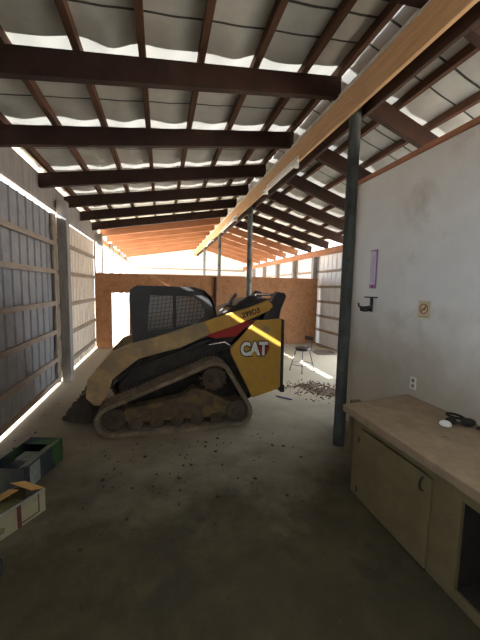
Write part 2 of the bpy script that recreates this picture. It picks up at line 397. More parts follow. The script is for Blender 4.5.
# fluorescent fixtures on the beam
for (ya, yb, lab) in ((5.1, 6.72, 'white fluorescent fixture nearest the camera on the ridge beam'), (9.5, 11.7, 'white fluorescent fixture behind the second ridge post, on the beam'), (13.9, 15.9, 'farthest white fluorescent fixture on the ridge beam')):
    rt = empty('fluorescent_fixture', (2.22, (ya + yb) / 2, 4.14), lab, 'light fixture', 'fluorescent fixtures on the ridge beam')
    of = rt.location
    b = MB(of); b.prism([(2.215, 4.28), (2.215, 4.17), (2.20, 4.15), (2.10, 4.13), (2.10, 4.145), (2.18, 4.19), (2.19, 4.28)], 1, ya, yb); b.build('housing', M['lamp_white'], rt)
    for dx in (2.13,):
        b = MB(of); b.cyl((dx, ya + .05, 4.115), (dx, yb - .05, 4.115), .016, n=10); b.build('tube', M['tube'], rt, smooth=True)
    for yy in (ya, yb - .05):
        b = MB(of); b.box(2.10, 2.215, yy, yy + .05, 4.09, 4.17); b.build('end_socket', M['lamp_white'], rt, bevel=.004)

# ribbed sheet helper: ribs run up; sheet faces along X
def ribbed(x, y0, y1, z0, z1, pitch, h, sgn, off=(0, 0, 0), zf=None):
    b = MB(off); prof = []; y = y0
    while y < y1 - 1e-6:
        for dy, d in ((0, 0), (pitch - .055, 0), (pitch - .042, h), (pitch - .013, h)):
            if y + dy <= y1: prof.append((y + dy, d))
        y += pitch
    prof.append((y1, 0))
    A = [b.v((x + sgn * d, yy, z0)) for yy, d in prof]; T = [b.v((x + sgn * d, yy, z1)) for yy, d in prof]
    for i in range(len(prof) - 1): b.f([A[i], A[i + 1], T[i + 1], T[i]])
    C = [b.v((x - sgn * .012 + 0 * d, yy, z0)) for yy, d in prof]; D = [b.v((x - sgn * .012, yy, z1)) for yy, d in prof]
    for i in range(len(prof) - 1): b.f([C[i], D[i], D[i + 1], C[i + 1]])
    n = len(prof) - 1
    for i in range(n): b.f([A[i], C[i], C[i + 1], A[i + 1]]); b.f([T[i], T[i + 1], D[i + 1], D[i]])
    b.f([A[0], T[0], D[0], C[0]]); b.f([A[n], C[n], D[n], T[n]])
    return b

# left wall: sliding doors of ribbed sheet on wooden girts, a slit of daylight above and below
GAP0, GAP1 = 3.53, 3.60
b = MB()
b.box(XL - .06, XL - .02, Y0, 12.2, GAP1, 4.09)                     # header board
b.box(XL - .06, XL - .02, Y0, 4.0, GAP0 - .02, GAP1); b.box(XL - .06, XL - .02, Y0, -.6, 0, 2.1); b.box(XL - .06, XL - .02, 7.6, 12.2, GAP0 + .02, GAP1)                # added strips cut the sun through the slit
b.build('wall_left', M['grey_post'], kind='structure')  # opening behind the camera is added to brighten the panel wall
def sliding_door(name, y0, y1, zs, bottom, mm='metal_left'):
    r = empty(name, (XL - .05, (y0 + y1) / 2, bottom), None, None, kind='structure'); of = r.location
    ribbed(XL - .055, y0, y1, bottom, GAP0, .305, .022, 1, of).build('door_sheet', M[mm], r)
    for z in zs:
        b = MB(of); b.box(XL - .033, XL + .012, y0, y1, z - .045, z + .045); b.build('girt', M['girt'], r, bevel=.004)
    for yy in (y0 + .03, y1 - .06):
        b = MB(of); b.box(XL - .034, XL + .014, yy - .04, yy + .04, bottom, GAP0); b.build('stile', M['girt'], r, bevel=.004)
sliding_door('door_1', -.6, 7.32, [.11, .55, 1.13, 1.72, 2.36, 2.93], .045)
sliding_door('door_2', 7.34, 11.55, [.30, .96, 1.64, 2.36, 3.0], .03, 'metal_left_lit')
# square posts of the left wall
def sq_post(x, y, w, h, lab, m='grey_post', z1=3.82):
    b = MB(); b.box(x - w / 2, x + w / 2, y - h / 2, y + h / 2, 0, z1); o = b.build('square_post', M[m], bevel=.008)
    tag(o, lab, 'post', 'square posts along the walls'); return o
sq_post(-1.985, 7.55, .18, .24, 'grey square timber post between the two ribbed doors on the left')
sq_post(-1.99, 11.75, .17, .20, 'grey square post at the left end of the strand board wall')
sq_post(-2.0, 14.4, .16, .18, 'square post beyond the strand board wall in the open left side, nearer one')
sq_post(-2.0, 17.4, .16, .18, 'square post in the open left side, farther from the strand board wall')
sq_post(-2.0, 20.3, .16, .18, 'last square post of the open left side by the far end wall')
b = MB(); b.box(XL - .06, XL + .02, 11.9, Y1, 3.62, 3.82); tag(b.build('eave_beam', M['beam'], bevel=.005), 'pale timber eave beam over the open left side beyond the partition', 'beam')

# right wall
ribbed(XR + .03, 3.0, 5.6, 0, 3.62, .305, .022, -1).build('wall_right', M['metal_right'], kind='structure')  # unseen stretch added to narrow the assumed daylight opening beyond it
ribbed(XR + .03, 9.0, Y1, 0, 3.62, .305, .022, -1).build('wall_right', M['metal_right'], kind='structure')
for i, z in enumerate([.55, 1.09, 1.64, 2.20, 2.77]):
    b = MB(); b.box(XR - .035, XR + .008, 9.0, Y1, z - .045, z + .045)
    tag(b.build('wall_girt', M['girt'], bevel=.004), '%s girt board above the floor on the pale right wall' % ['lowest', 'second', 'third', 'fourth', 'topmost'][i], 'girt', 'girts of the right wall')
b = MB(); b.box(5.74, 5.80, 3.6, Y1, 3.34, 3.575); tag(b.build('eave_beam', M['cap_wood'], bevel=.005), 'reddish timber eave beam along the top of the right wall', 'beam')
for y, lab in ((11.62, 'square post at the right end of the strand board wall'), (13.6, 'square post on the right wall just beyond the strand board wall'), (15.8, 'square post on the right wall, second beyond the strand board'),
               (18.0, 'square post on the right wall, third beyond the strand board'), (20.2, 'square post on the right wall, last before the far end')):
    sq_post(5.84, y, .16, .20, lab, 'grey_post', 3.58)
# far end wall
fw = ribbed(0, XL, XR + .1, 0, 4.95, .305, .022, -1)
bmesh.ops.rotate(fw.bm, verts=fw.bm.verts, cent=(0, 0, 0), matrix=Matrix.Rotation(PI / 2, 3, 'Z') @ Matrix.Scale(-1, 3, (0, 1, 0)) if False else Matrix(((0, 1, 0), (1, 0, 0), (0, 0, 1))))
for vv in fw.bm.verts:
    vv.co.y += Y1
    x = vv.co.x
    if vv.co.z > 1: vv.co.z = (zl(x) if x < XB else zr(x)) + RD + PD - .02
fw.build('wall_back', M['metal_right'], kind='structure')
for i, z in enumerate([2.9, 3.3]):
    b = MB(); b.box(XL + .1, XR - .1, Y1 - .07, Y1 - .03, z - .045, z + .045)
    tag(b.build('wall_girt', M['girt']), ['lower girt board crossing the far end wall above the partition', 'upper girt board crossing the far end wall above the partition'][i], 'girt', 'girts of the far end wall')

# strand board partition with a doorway on the left
YW = 11.33
part = MB()
part.box(-2.08, -1.60, YW, YW + .02, 0, 2.47); part.box(-1.60, -.85, YW, YW + .02, 1.86, 2.47); part.box(-.85, 5.86, YW, YW + .02, 0, 2.47)
part.build('wall_partition', M['osb'], kind='structure')
for i, z in enumerate((.62, 1.24, 1.86)):
    b = MB(); b.box(-.83, 5.80, YW - .004, YW, z - .006, z + .006); b.build('trim_%d' % (i + 1), M['door_brown'], kind='structure')
b = MB(); b.box(-2.08, 5.86, YW - .01, YW + .11, 2.47, 2.51); tag(b.build('top_plate', M['cap_wood'], bevel=.004), 'reddish board capping the strand board partition wall', 'board')
b = MB(); b.box(1.83, 1.91, YW - .09, YW - .005, 0, 2.47); tag(b.build('wall_stud', M['dark_wood'], bevel=.004), 'dark upright stud fixed to the face of the strand board wall', 'stud')
b = MB()
b.box(-1.05, -.84, YW - .05, YW - .012, .3, 1.84); tag(b.build('hanging_board', M['door_brown'], bevel=.004), 'brown board covering the right side of the bright doorway', 'board')

# painted panel wall on the right with cap and end trim
XP = 2.88
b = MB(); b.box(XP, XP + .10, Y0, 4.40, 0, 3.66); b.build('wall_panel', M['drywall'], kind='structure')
b = MB(); b.box(XP - .03, XP + .13, Y0, 4.44, 3.66, 3.72); b.build('trim_4', M['cap_wood'], bevel=.006, kind='structure')
b = MB(); b.box(XP - .03, XP + .10, 4.40, 4.435, 0, 3.66); b.build('trim_5', M['white_trim'], bevel=.004, kind='structure')
b = MB(); b.box(2.35, 2.47, 3.46, 3.52, 0, .70); b.build('trim_6', M['cabinet'], bevel=.004, kind='structure')
# rear wall (behind the camera)
b = MB()
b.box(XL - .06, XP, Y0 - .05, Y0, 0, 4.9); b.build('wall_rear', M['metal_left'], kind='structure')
b = MB(); b.box(XP + .1, XR + .1, 3.0, 3.05, 0, 3.55); b.build('wall_side', M['metal_right'], kind='structure')

# ------------------------------------------------------------------ workbench
XC = 1.93
wb = empty('bench_cabinet', (2.4, 1.6, 0), 'cream painted bench cabinet with one wide door, along the panel wall', 'cabinet'); of = wb.location
b = MB(of)
b.box(XC + .03, XP - .01, 2.74, 2.78, .0, .79)           # far end panel
b.box(XC + .03, XP - .01, 1.60, 1.64, .0, .79)           # divider
b.box(XC + .03, XP - .01, -.6, 2.74, .0, .05)            # bottom
b.box(XP - .03, XP - .01, -.6, 2.74, .05, .79)           # back
b.build('carcass', M['cabinet'], wb)
b = MB(of)
b.box(XC, XC + .03, 2.64, 2.80, 0, .79); b.box(XC, XC + .03, 1.57, 1.81, 0, .79); b.box(XC, XC + .03, 1.81, 2.64, .74, .79); b.box(XC, XC + .03, -.6, 1.57, .72, .79); b.box(XC, XC + .03, -.6, 1.57, 0, .07); b.box(XC, XC + .03, .55, .62, .07, .72)
b.build('face_frame', M['cabinet'], wb, bevel=.003)
dr = MB(of).box(XC - .024, XC - .004, 1.80, 2.66, .02, .735).build('door', M['cabinet'], wb, bevel=.004)
b = MB(of); b.tube([(XC - .024, 1.865, .715), (XC - .05, 1.865, .70), (XC - .058, 1.865, .66), (XC - .05, 1.865, .62), (XC - .024, 1.865, .605)], .008); b.build('handle', M['black'], dr, smooth=True)
for z in (.10, .62):
    b = MB(of); b.box(XC - .03, XC - .002, 2.655, 2.675, z - .03, z + .03); b.build('hinge', M['black'], dr)
b = MB(of); b.box(XC + .05, XC + .07, .62, 1.57, .05, .74); 
b = MB(of); b.box(XC + .35, XC + .37, .0, 1.59, .05, .74); b.box(XC + .035, XC + .35, 1.585, 1.598, .05, .78); b.box(XC + .035, XC + .35, -.5, 1.585, .05, .056); b.box(XC + .035, XC + .35, .55, .60, .05, .74); b.build('niche_shade', M['dark_gap'], wb)  # near-black sheets painting the shade inside the open niche
# worktop
b = MB((2.4, 1.6, .79))
b.hexa([(1.905, 2.98, .795), (1.905, -.7, .795), (XP - .005, -.7, .795), (XP - .005, 3.13, .795), (1.905, 2.98, .87), (1.905, -.7, .87), (XP - .005, -.7, .87), (XP - .005, 3.13, .87)])
o = b.build('worktop', M['counter'], bevel=.008); o.location = (2.4, 1.6, .79)
tag(o, 'worn tan worktop board lying on the cream bench cabinet', 'worktop')
# sack in the dark niche
b = MB(); b.ball((2.12, 1.32, .20), .12, .17, .14, noise=.006); o = b.build('rag_bundle', M['strap'], smooth=True); tag(o, 'dark bundle of rags inside the open niche of the bench cabinet', 'rags')

# headlamp-like strap tangle on the worktop
hl = empty('headlamp', (2.58, 2.3, .872), 'dark strapped headlamp with pale round lens lying on the worktop', 'headlamp'); of = hl.location
b = MB(of); b.lathe([(.0, 0), (.045, .002), (.052, .012), (.046, .03), (.028, .042), (.0, .046)], (2.535, 2.29, .875), 2, 20); b.build('lens', M['lamp_white'], hl, smooth=True)
b = MB(of); b.ball((2.615, 2.31, .905), .055, .04, .034); b.build('lamp_body', M['strap'], hl, smooth=True)
def arc(cx, cy, rx, ry, z, t0, t1, n=16, dz=0): return [(cx + rx * math.cos(t0 + (t1 - t0) * i / n), cy + ry * math.sin(t0 + (t1 - t0) * i / n), z + dz * math.sin(PI * i / n)) for i in range(n + 1)]
b = MB(of); b.tube(arc(2.74, 2.36, .10, .07, .885, 0, 2 * PI, 20, .05)[:-1], .011, closed=True); b.tube(arc(2.70, 2.30, .11, .05, .888, PI * .8, PI * 2.3, 16, .02), .010); b.build('strap', M['strap'], hl, smooth=True)
b = MB(of); b.ball((2.74, 2.24, .91), .07, .05, .035); b.build('battery_box', M['strap'], hl, smooth=True)
gl = MB(); gl.ball((2.75, 2.02, .91), .075, .09, .038, noise=.004)
for k in range(4):
    gl.tube([(2.77 + .02 * k, 2.07, .90), (2.76 + .026 * k, 2.12, .905), (2.75 + .032 * k, 2.165 - .01 * k, .888)], .012)
tag(gl.build('work_glove', M['seat'], smooth=True), 'dark work glove beside the strapped lamp, at the right edge of the worktop', 'glove')

# wall items on the panel
th = empty('wall_thermometer', (XP, 3.91, 2.4), 'tall narrow purple and lilac thermometer on the panel wall', 'thermometer'); of = th.location
b = MB(of); b.box(XP - .018, XP, 3.85, 3.98, 2.13, 2.66); b.build('backing', M['purple'], th, bevel=.004)
b = MB(of); b.box(XP - .022, XP - .018, 3.860, 3.970, 2.18, 2.64); b.build('scale_face', M['lilac'], th)
b = MB(of)
for k in range(16): b.box(XP - .0245, XP - .022, 3.885, 3.91, 2.215 + k * .023, 2.221 + k * .023); b.box(XP - .0245, XP - .022, 3.925, 3.948, 2.215 + k * .023, 2.221 + k * .023)
b.build('scale_marks', M['purple'], th)
b = MB(of); b.cyl((XP - .026, 3.917, 2.20), (XP - .026, 3.917, 2.59), .004, n=8); b.build('tube', M['white'], th)
b = MB(of); b.cyl((XP - .02, 3.915, 2.155), (XP - .026, 3.915, 2.155), .018, n=12); o = b.build('bulb', M['red'], th)
hk = empty('wall_hook', (XP, 3.92, 1.93), 'black iron hook bracket below the thermometer on the panel wall', 'hook'); of = hk.location
b = MB(of); b.box(XP - .02, XP, 3.895, 3.945, 1.80, 2.01); b.build('back_plate', M['black'], hk, bevel=.004)
b = MB(of); b.tube([(XP - .01, 3.80, 2.005), (XP - .05, 3.92, 2.005), (XP - .03, 4.05, 2.005)], .009); b.build('cross_arm', M['black'], hk, smooth=True)
for dz, dy in ((0, .10), (-.05, .05)):
    b = MB(of); b.tube([(XP - .01, 3.92, 1.88 + dz), (XP - .08, 3.93 + dy * .5, 1.86 + dz), (XP - .13, 3.93 + dy, 1.87 + dz), (XP - .14, 3.93 + dy, 1.92 + dz)], .014); b.build('prong', M['black'], hk, smooth=True)
b = MB(of); b.cyl((XP - .01, 3.92, 1.86), (XP - .16, 3.92, 1.85), .022, n=10); b.build('stub', M['black'], hk, smooth=True)
sg = empty('smoking_sign', (XP, 2.99, 1.9), 'small cream no smoking sign with red ring on the panel wall', 'sign'); of = sg.location
b = MB(of); b.box(XP - .01, XP, 2.91, 3.07, 1.80, 1.995); b.build('plate', M['cream_plate'], sg, bevel=.003)
def ring(b, y, z, r0, r1, n=28, x=XP - .013):
    A = [b.v((x, y + r0 * math.cos(2 * PI * i / n), z + r0 * math.sin(2 * PI * i / n))) for i in range(n)]
    Bv = [b.v((x, y + r1 * math.cos(2 * PI * i / n), z + r1 * math.sin(2 * PI * i / n))) for i in range(n)]
    A2 = [b.v((x + .004, y + r0 * math.cos(2 * PI * i / n), z + r0 * math.sin(2 * PI * i / n))) for i in range(n)]
    B2 = [b.v((x + .004, y + r1 * math.cos(2 * PI * i / n), z + r1 * math.sin(2 * PI * i / n))) for i in range(n)]
    for i in range(n):
        j = (i + 1) % n; b.f([A[i], A[j], Bv[j], Bv[i]]); b.f([A2[i], B2[i], B2[j], A2[j]]); b.f([A[i], A2[i], A2[j], A[j]]); b.f([Bv[i], Bv[j], B2[j], B2[i]])
b = MB(of); ring(b, 2.99, 1.905, .048, .060); b.box(XP - .0135, XP - .0095, 2.984, 2.996, 1.857, 1.953, Matrix.Rotation(PI / 4, 3, 'X')); b.build('ring', M['sign_red'], sg)
b = MB(of); b.box(XP - .0125, XP - .0095, 2.965, 3.022, 1.894, 1.904); b.tube([(XP - .012, 2.968, 1.908), (XP - .012, 2.972, 1.922), (XP - .012, 2.962, 1.932), (XP - .012, 2.968, 1.944)], .003, 6); b.build('cigarette', M['letter_black'], sg)
b = MB(of)
for k in range(5): b.box(XP - .012, XP - .0095, 2.935 + k * .023, 2.95 + k * .023, 1.815, 1.823)
b.build('caption', M['sign_red'], sg)
ol = empty('wall_outlet', (XP, 3.07, 1.02), 'white double socket outlet on the panel wall above the worktop', 'outlet'); of = ol.location
b = MB(of); b.box(XP - .008, XP, 3.025, 3.115, .95, 1.095); b.build('cover_plate', M['outlet'], ol, bevel=.003)
for z in (.99, 1.055):
    b = MB(of); b.box(XP - .011, XP - .006, 3.048, 3.092, z - .022, z + .022); b.build('socket', M['grey_label'], ol, bevel=.004)
b = MB(); b.box(XP - .016, XP, 2.055, 2.075, 3.05, 3.07)

# ------------------------------------------------------------------ compact track loader
RO = (.5, 5.5, 0)
mc = empty('track_loader', RO, 'yellow compact track loader with black cab and muddy tracks, parked across the shed', 'loader')
def B(): return MB(RO)
def hull_path(circles, step=.0375, extra=0.0):
    pts = []
    for cx, cz, r in circles:
        for i in range(180): pts.append((cx + (r + extra) * math.cos(2 * PI * i / 180), cz + (r + extra) * math.sin(2 * PI * i / 180)))
    pts = sorted(set(pts))
    def half(ps):
        h = []
        for p in ps:
            while len(h) >= 2 and (h[-1][0] - h[-2][0]) * (p[1] - h[-2][1]) - (h[-1][1] - h[-2][1]) * (p[0] - h[-2][0]) <= 0: h.pop()
            h.append(p)
        return h
    lo = half(pts); up = half(pts[::-1]); h = lo[:-1] + up[:-1]
    L = [math.dist(h[i], h[(i + 1) % len(h)]) for i in range(len(h))]; T = sum(L); n = int(round(T / step)); n -= n % 2
    out = []; i = 0; acc = 0
    for k in range(n):
        t = T * k / n
        while acc + L[i] < t: acc += L[i]; i += 1
        f = (t - acc) / L[i]; a, c = h[i], h[(i + 1) % len(h)]
        out.append((a[0] + (c[0] - a[0]) * f, a[1] + (c[1] - a[1]) * f))
    return out
CIR = [(-.66, .235, .235), (1.11, .235, .235), (.76, .755, .275)]
def belt(b, y0, y1):
    P = hull_path([(x, z, r - .012) for x, z, r in CIR], .03); n = len(P)
    def nrm(i):
        a, c = P[i - 1], P[(i + 1) % n]; d = Vector((c[0] - a[0], c[1] - a[1])).normalized(); return Vector((d.y, -d.x))
    O = [[], []]; I = [[], []]
    for i in range(n):
        m_ = nrm(i); p = Vector(P[i])
        for j, y in enumerate((y0, y1)):
            q = p; O[j].append(b.v((q.x, y, q.y))); q = p - m_ * .05; I[j].append(b.v((q.x, y, q.y)))
    for i in range(n):
        k = (i + 1) % n
        b.f([O[0][i], O[0][k], O[1][k], O[1][i]]); b.f([I[0][i], I[1][i], I[1][k], I[0][k]])
        b.f([O[0][i], I[0][i], I[0][k], O[0][k]]); b.f([O[1][i], O[1][k], I[1][k], I[1][i]])
    for i in range(0, n, 2):           # tread lugs
        k = (i + 1) % n; m_ = nrm(i)
        a, c = Vector(P[i]), Vector(P[k]); c = a + (c - a) * .85
        lo_ = [a, c]; hi_ = [a + m_ * .012 + (c - a) * .1, c + m_ * .012 - (c - a) * .1]
        for ya, yb in ((y0 - .004, (y0 + y1) / 2 - .02), ((y0 + y1) / 2 + .02, y1 + .004)):
            b.hexa([(lo_[0].x, ya, lo_[0].y), (lo_[1].x, ya, lo_[1].y), (lo_[1].x, yb, lo_[1].y), (lo_[0].x, yb, lo_[0].y),
                    (hi_[0].x, ya, hi_[0].y), (hi_[1].x, ya, hi_[1].y), (hi_[1].x, yb, hi_[1].y), (hi_[0].x, yb, hi_[0].y)])
def track(y0, y1, side):
    b = B(); belt(b, y0, y1); tk = b.build('track', M['rubber'], mc)
    yo = y0 if side < 0 else y1                      # outer face
    s = 1 if side < 0 else -1
    ya = yo + s * .10; yb = yo + s * .32
    b = B(); b.prism([(-.55, .26), (-.50, .36), (.30, .50), (.45, .62), (.62, .58), (.95, .40), (1.08, .36), (1.08, .20), (.95, .16), (-.45, .16)], 1, min(ya, yb), max(ya, yb))
    b.build('track_frame', M['frame_mud'], tk, bevel=.012)
    b = B(); yp = yo + s * .085
    b.prism([(-.30, .22), (.55, .22), (.60, .34), (.30, .42), (-.25, .34)], 1, min(yp, ya), max(yp, ya)); b.build('mud_cake', M['mud'], tk, bevel=.02)
    b = B(); b.prism([(.62, .40), (1.02, .30), (1.02, .21), (.66, .22)], 1, min(yp, ya), max(yp, ya)); b.build('tensioner_cover', M['frame_mud'], tk, bevel=.01)
    yc = yo + s * .06
    for (cx, cz, r) in ((-.66, .235, .165), (1.11, .235, .165)):
        b = B(); b.lathe([(.0, -.0), (r * .3, 0), (r * .34, s * .03), (r * .8, s * .035), (r * .86, s * .0), (r, s * .01), (r, s * .28), (0, s * .28)], (cx, yc, cz), 1, 28)
        b.build('idler_wheel', M['mud'], tk, smooth=True)
    for k in range(5):
        cx = -.36 + k * .29
        b = B(); b.lathe([(0, 0), (.035, 0), (.04, s * .02), (.085, s * .025), (.10, s * .04), (.10, s * .26), (0, s * .26)], (cx, yc, .145), 1, 20); b.build('track_roller', M['mud'], tk, smooth=True)
    cx, cz, r = .76, .755, .175
    b = B(); b.lathe([(0, s * .0), (.05, 0), (.07, s * .015), (.105, s * .02), (.11, s * .0), (r * .8, s * .005), (r, s * .03), (r, s * .22), (0, s * .22)], (cx, yc, cz), 1, 32)
    for k in range(14):
        t = 2 * PI * k / 14; c_, s_ = math.cos(t), math.sin(t)
        b.box(cx + r - .01, cx + r + .04, min(yc + s * .05, yc + s * .2), max(yc + s * .05, yc + s * .2), cz - .018, cz + .018, Matrix.Rotation(-t, 3, 'Y'), (cx, yc + s * .125, cz))
    for k in range(8):
        t = 2 * PI * k / 8; b.cyl((cx + .085 * math.cos(t), yc + s * .02, cz + .085 * math.sin(t)), (cx + .085 * math.cos(t), yc - s * .006, cz + .085 * math.sin(t)), .011, n=6)
    b.build('drive_sprocket', M['mud'], tk, smooth=True)
track(4.50, 4.92, -1)
track(6.08, 6.50, 1)
# chassis
b = B(); b.prism([(-.62, .42), (-.55, .30), (1.55, .30), (1.82, .42), (1.82, 1.15), (.95, 1.15), (.6, 1.25), (-.35, .98), (-.62, .70)], 1, 5.0, 6.0); b.build('chassis', M['chassis'], mc, bevel=.01)
b = B(); b.prism([(-.50, .62), (-.42, .88), (.30, 1.13), (.62, 1.28), (1.04, 1.28), (1.02, 1.08), (.78, 1.06), (.50, .98)], 1, 4.93, 4.99); b.build('side_cover', M['chassis'], mc, bevel=.006)
# tower side panels with lettering
PAN = [(1.05, 1.16), (1.45, 1.595), (1.875, 1.62), (1.885, .50), (1.83, .46), (1.42, .345), (1.05, 1.08)]
for y0, y1 in ((4.79, 4.86), (6.14, 6.21)):
    b = B(); b.prism(PAN, 1, y0, y1); pn = b.build('tower_panel', M['yellow'], mc, bevel=.008)
    s = -1 if y0 < 5 else 1; yf = y0 if s < 0 else y1
    rot = Matrix.Rotation(PI / 2, 4, 'X') if s < 0 else Matrix.Rotation(PI, 4, 'Z') @ Matrix.Rotation(PI / 2, 4, 'X')
    def put(x, z, d): return Matrix.Translation(Vector((x, yf + s * d, z)) - Vector(RO)) @ rot
    # red angular badge behind the letters
    b = B(); b.prism([(1.52, 1.255), (1.64, 1.255), (1.685, 1.16), (1.64, 1.05), (1.53, 1.02), (1.47, 1.06)] , 1, min(yf, yf + s * .003), max(yf, yf + s * .003)); b.build('badge', M['red'], pn)
    text_mesh('letter_outline', 'CAT', .285, .002, M['letter_black'], pn, put(1.425, 1.135, .004), .78, .030)
    text_mesh('lettering', 'CAT', .285, .002, M['white'], pn, put(1.425, 1.135, .009), .78, .014)
    b = B(); b.prism([(1.365, 1.035), (1.49, 1.035), (1.428, 1.12)], 1, min(yf + s * .011, yf + s * .013), max(yf + s * .011, yf + s * .013)); b.build('triangle', M['yellow'], pn)
    b = B(); b.prism([(1.60, .72), (1.64, .72), (1.64, .64), (1.62, .60), (1.59, .66)], 1, min(yf, yf + s * .003), max(yf, yf + s * .003)); b.build('latch', M['dusty_yellow'], pn)
    b = B(); b.cyl((1.62, yf, 1.46), (1.62, yf + s * .004, 1.46), .055, n=20); b.build('round_cover', M['dusty_yellow'], pn)
# dark under-tower structure that follows the track
b = B(); b.prism([(1.02, 1.20), (1.08, 1.06), (1.42, .33), (1.36, .30), (1.20, .62), (1.0, 1.0), (.92, 1.05)], 1, 4.88, 4.98); b.build('rear_fender', M['chassis'], mc)
# engine hood and rear door
b = B(); b.prism([(.80, 1.10), (.80, 1.62), (1.05, 1.76), (1.50, 1.93), (1.84, 1.93), (1.88, 1.60), (1.88, .46), (1.4, .40)], 1, 4.98, 6.02); b.build('engine_cover', M['black'], mc, bevel=.015)
b = B(); b.prism([(1.885, 1.62), (1.935, 1.60), (1.945, .47), (1.885, .44)], 1, 4.80, 6.20); rd = b.build('rear_door', M['black'], mc, bevel=.01)
b = B(); b.box(1.90, 1.97, 4.80, 6.2, .40, .52); b.build('rear_bumper', M['chassis'], mc, bevel=.01)
# red decal band under the arm
for y0, y1 in ((4.80, 4.83), (6.17, 6.20)):
    b = B(); b.prism([(.66, 1.36), (.74, 1.42), (1.21, 1.56), (1.42, 1.60), (1.14, 1.35), (.80, 1.32)], 1, y0, y1); b.build('red_stripe', M['red'], mc)
    b = B(); b.prism([(.80, 1.32), (1.14, 1.35), (1.04, 1.22), (1.04, 1.12), (.7, 1.16)], 1, y0 + .04, y1 + .06); b.build('tower_brace', M['chassis'], mc)
    b = B(); b.tube([(.70, y0 + .02, 1.22), (.95, y0 - .01, 1.26), (1.10, y0 + .02, 1.16)], .016); b.build('hydraulic_hose', M['chrome'], mc, smooth=True)
# lift arms
UP = [(1.66, 1.92), (1.35, 1.80), (.84, 1.645), (.64, 1.585), (.09, 1.41), (-.45, 1.25), (-.69, 1.15)]
LOWP = [(1.68, 1.76), (1.55, 1.70), (1.19, 1.545), (.72, 1.39), (.52, 1.30), (.27, 1.19), (-.31, 1.05)]
arm_poly = UP + [(-1.02, .77), (-1.05, .50), (-.94, .38), (-.86, .38), (-.75, .54), (-.69, .75), (-.56, .86)] + LOWP[::-1]
rear_poly = [p for p in UP[:4]] + [(.72, 1.39)] + [p for p in LOWP[:3]][::-1]
for y0, y1 in ((4.78, 4.90), (6.10, 6.22)):
    ol_ = y0 if y0 < 5 else y1; s = -1 if y0 < 5 else 1
    b = B(); b.prism(UP[3:] + [(-1.02, .77), (-1.05, .50), (-.94, .38), (-.86, .38), (-.75, .54), (-.69, .75), (-.56, .86)] + LOWP[3:][::-1], 1, y0, y1); am = b.build('lift_arm', M['dusty_yellow'], mc, bevel=.012)
    b = B(); b.prism([UP[0], UP[1], UP[2], UP[3], LOWP[3], LOWP[2], LOWP[1], LOWP[0]], 1, y0, y1); b.build('arm_rear_section', M['yellow'], am, bevel=.012)
    rot = Matrix.Rotation(PI / 2, 4, 'X') if s < 0 else Matrix.Rotation(PI, 4, 'Z') @ Matrix.Rotation(PI / 2, 4, 'X')
    tilt = Matrix.Rotation(.30 if s < 0 else -.30, 4, 'Z')
    text_mesh('model_number', '299D3', .115, .002, M['letter_black'], am, Matrix.Translation(Vector((1.36, ol_ + s * .002, 1.715)) - Vector(RO)) @ rot @ tilt, .95, .003)
    # pivot bracket on top of the tower
    b = B(); b.prism([(1.55, 1.60), (1.62, 1.74), (1.74, 1.97), (1.81, 2.055), (1.93, 2.03), (1.95, 1.97), (1.87, 1.78), (1.84, 1.62)], 1, y0 + (.02 if s < 0 else -.06), y1 + (.06 if s < 0 else -.02)); b.build('pivot_bracket', M['black'], mc, bevel=.012)
    b = B(); b.cyl((1.66, ol_, 1.83), (1.66, ol_ + s * .02, 1.83), .045, n=20); b.build('pivot_pin', M['yellow'], am, smooth=True)
    # tilt cylinder
    yc = (y0 + y1) / 2 + (.12 if s < 0 else -.12)
    b = B(); b.cyl((-.30, yc, 1.0), (-.62, yc, .70), .045, n=14); cy = b.build('tilt_cylinder', M['black'], mc, smooth=True)
    b = B(); b.cyl((-.60, yc, .72), (-.88, yc, .46), .024, n=12); b.build('piston_rod', M['chrome'], cy, smooth=True)
    # lift cylinder along the cab
    b = B(); b.cyl((1.25, yc, 1.45), (.35, yc, 1.12), .05, n=14); b.build('lift_cylinder', M['black'], mc, smooth=True)
# cross tube between arms
b = B(); b.cyl((-.86, 4.88, .86), (-.86, 6.12, .86), .07, n=16); b.build('arm_cross_tube', M['dusty_yellow'], mc, smooth=True)
# rear grab bar and exhaust
b = B(); b.cyl((1.50, 5.0, 2.0), (1.80, 5.0, 2.0), .022, n=10); b.tube([(1.50, 5.0, 2.0), (1.46, 5.0, 1.9)], .02); b.build('grab_bar', M['chrome'], mc, smooth=True)
b = B(); b.cyl((1.10, 5.15, 1.75), (1.12, 5.15, 1.90), .03, n=10); b.cyl((1.12, 5.15, 1.90), (1.20, 5.15, 2.0), .025, n=10); b.build('exhaust_stack', M['steel'], mc, smooth=True)
b = B(); b.tube([(.90, 4.95, 1.72), (1.0, 4.94, 1.82), (1.15, 4.94, 1.80), (1.3, 4.95, 1.88), (1.5, 4.96, 1.96)], .022); b.build('hydraulic_hose', M['hose'], mc, smooth=True)
b = B(); b.prism([(1.12, 1.80), (1.48, 1.93), (1.46, 1.99), (1.36, 1.98), (1.2, 1.88)], 1, 4.92, 5.02); b.build('hood_side_rail', M['black'], mc, bevel=.01)
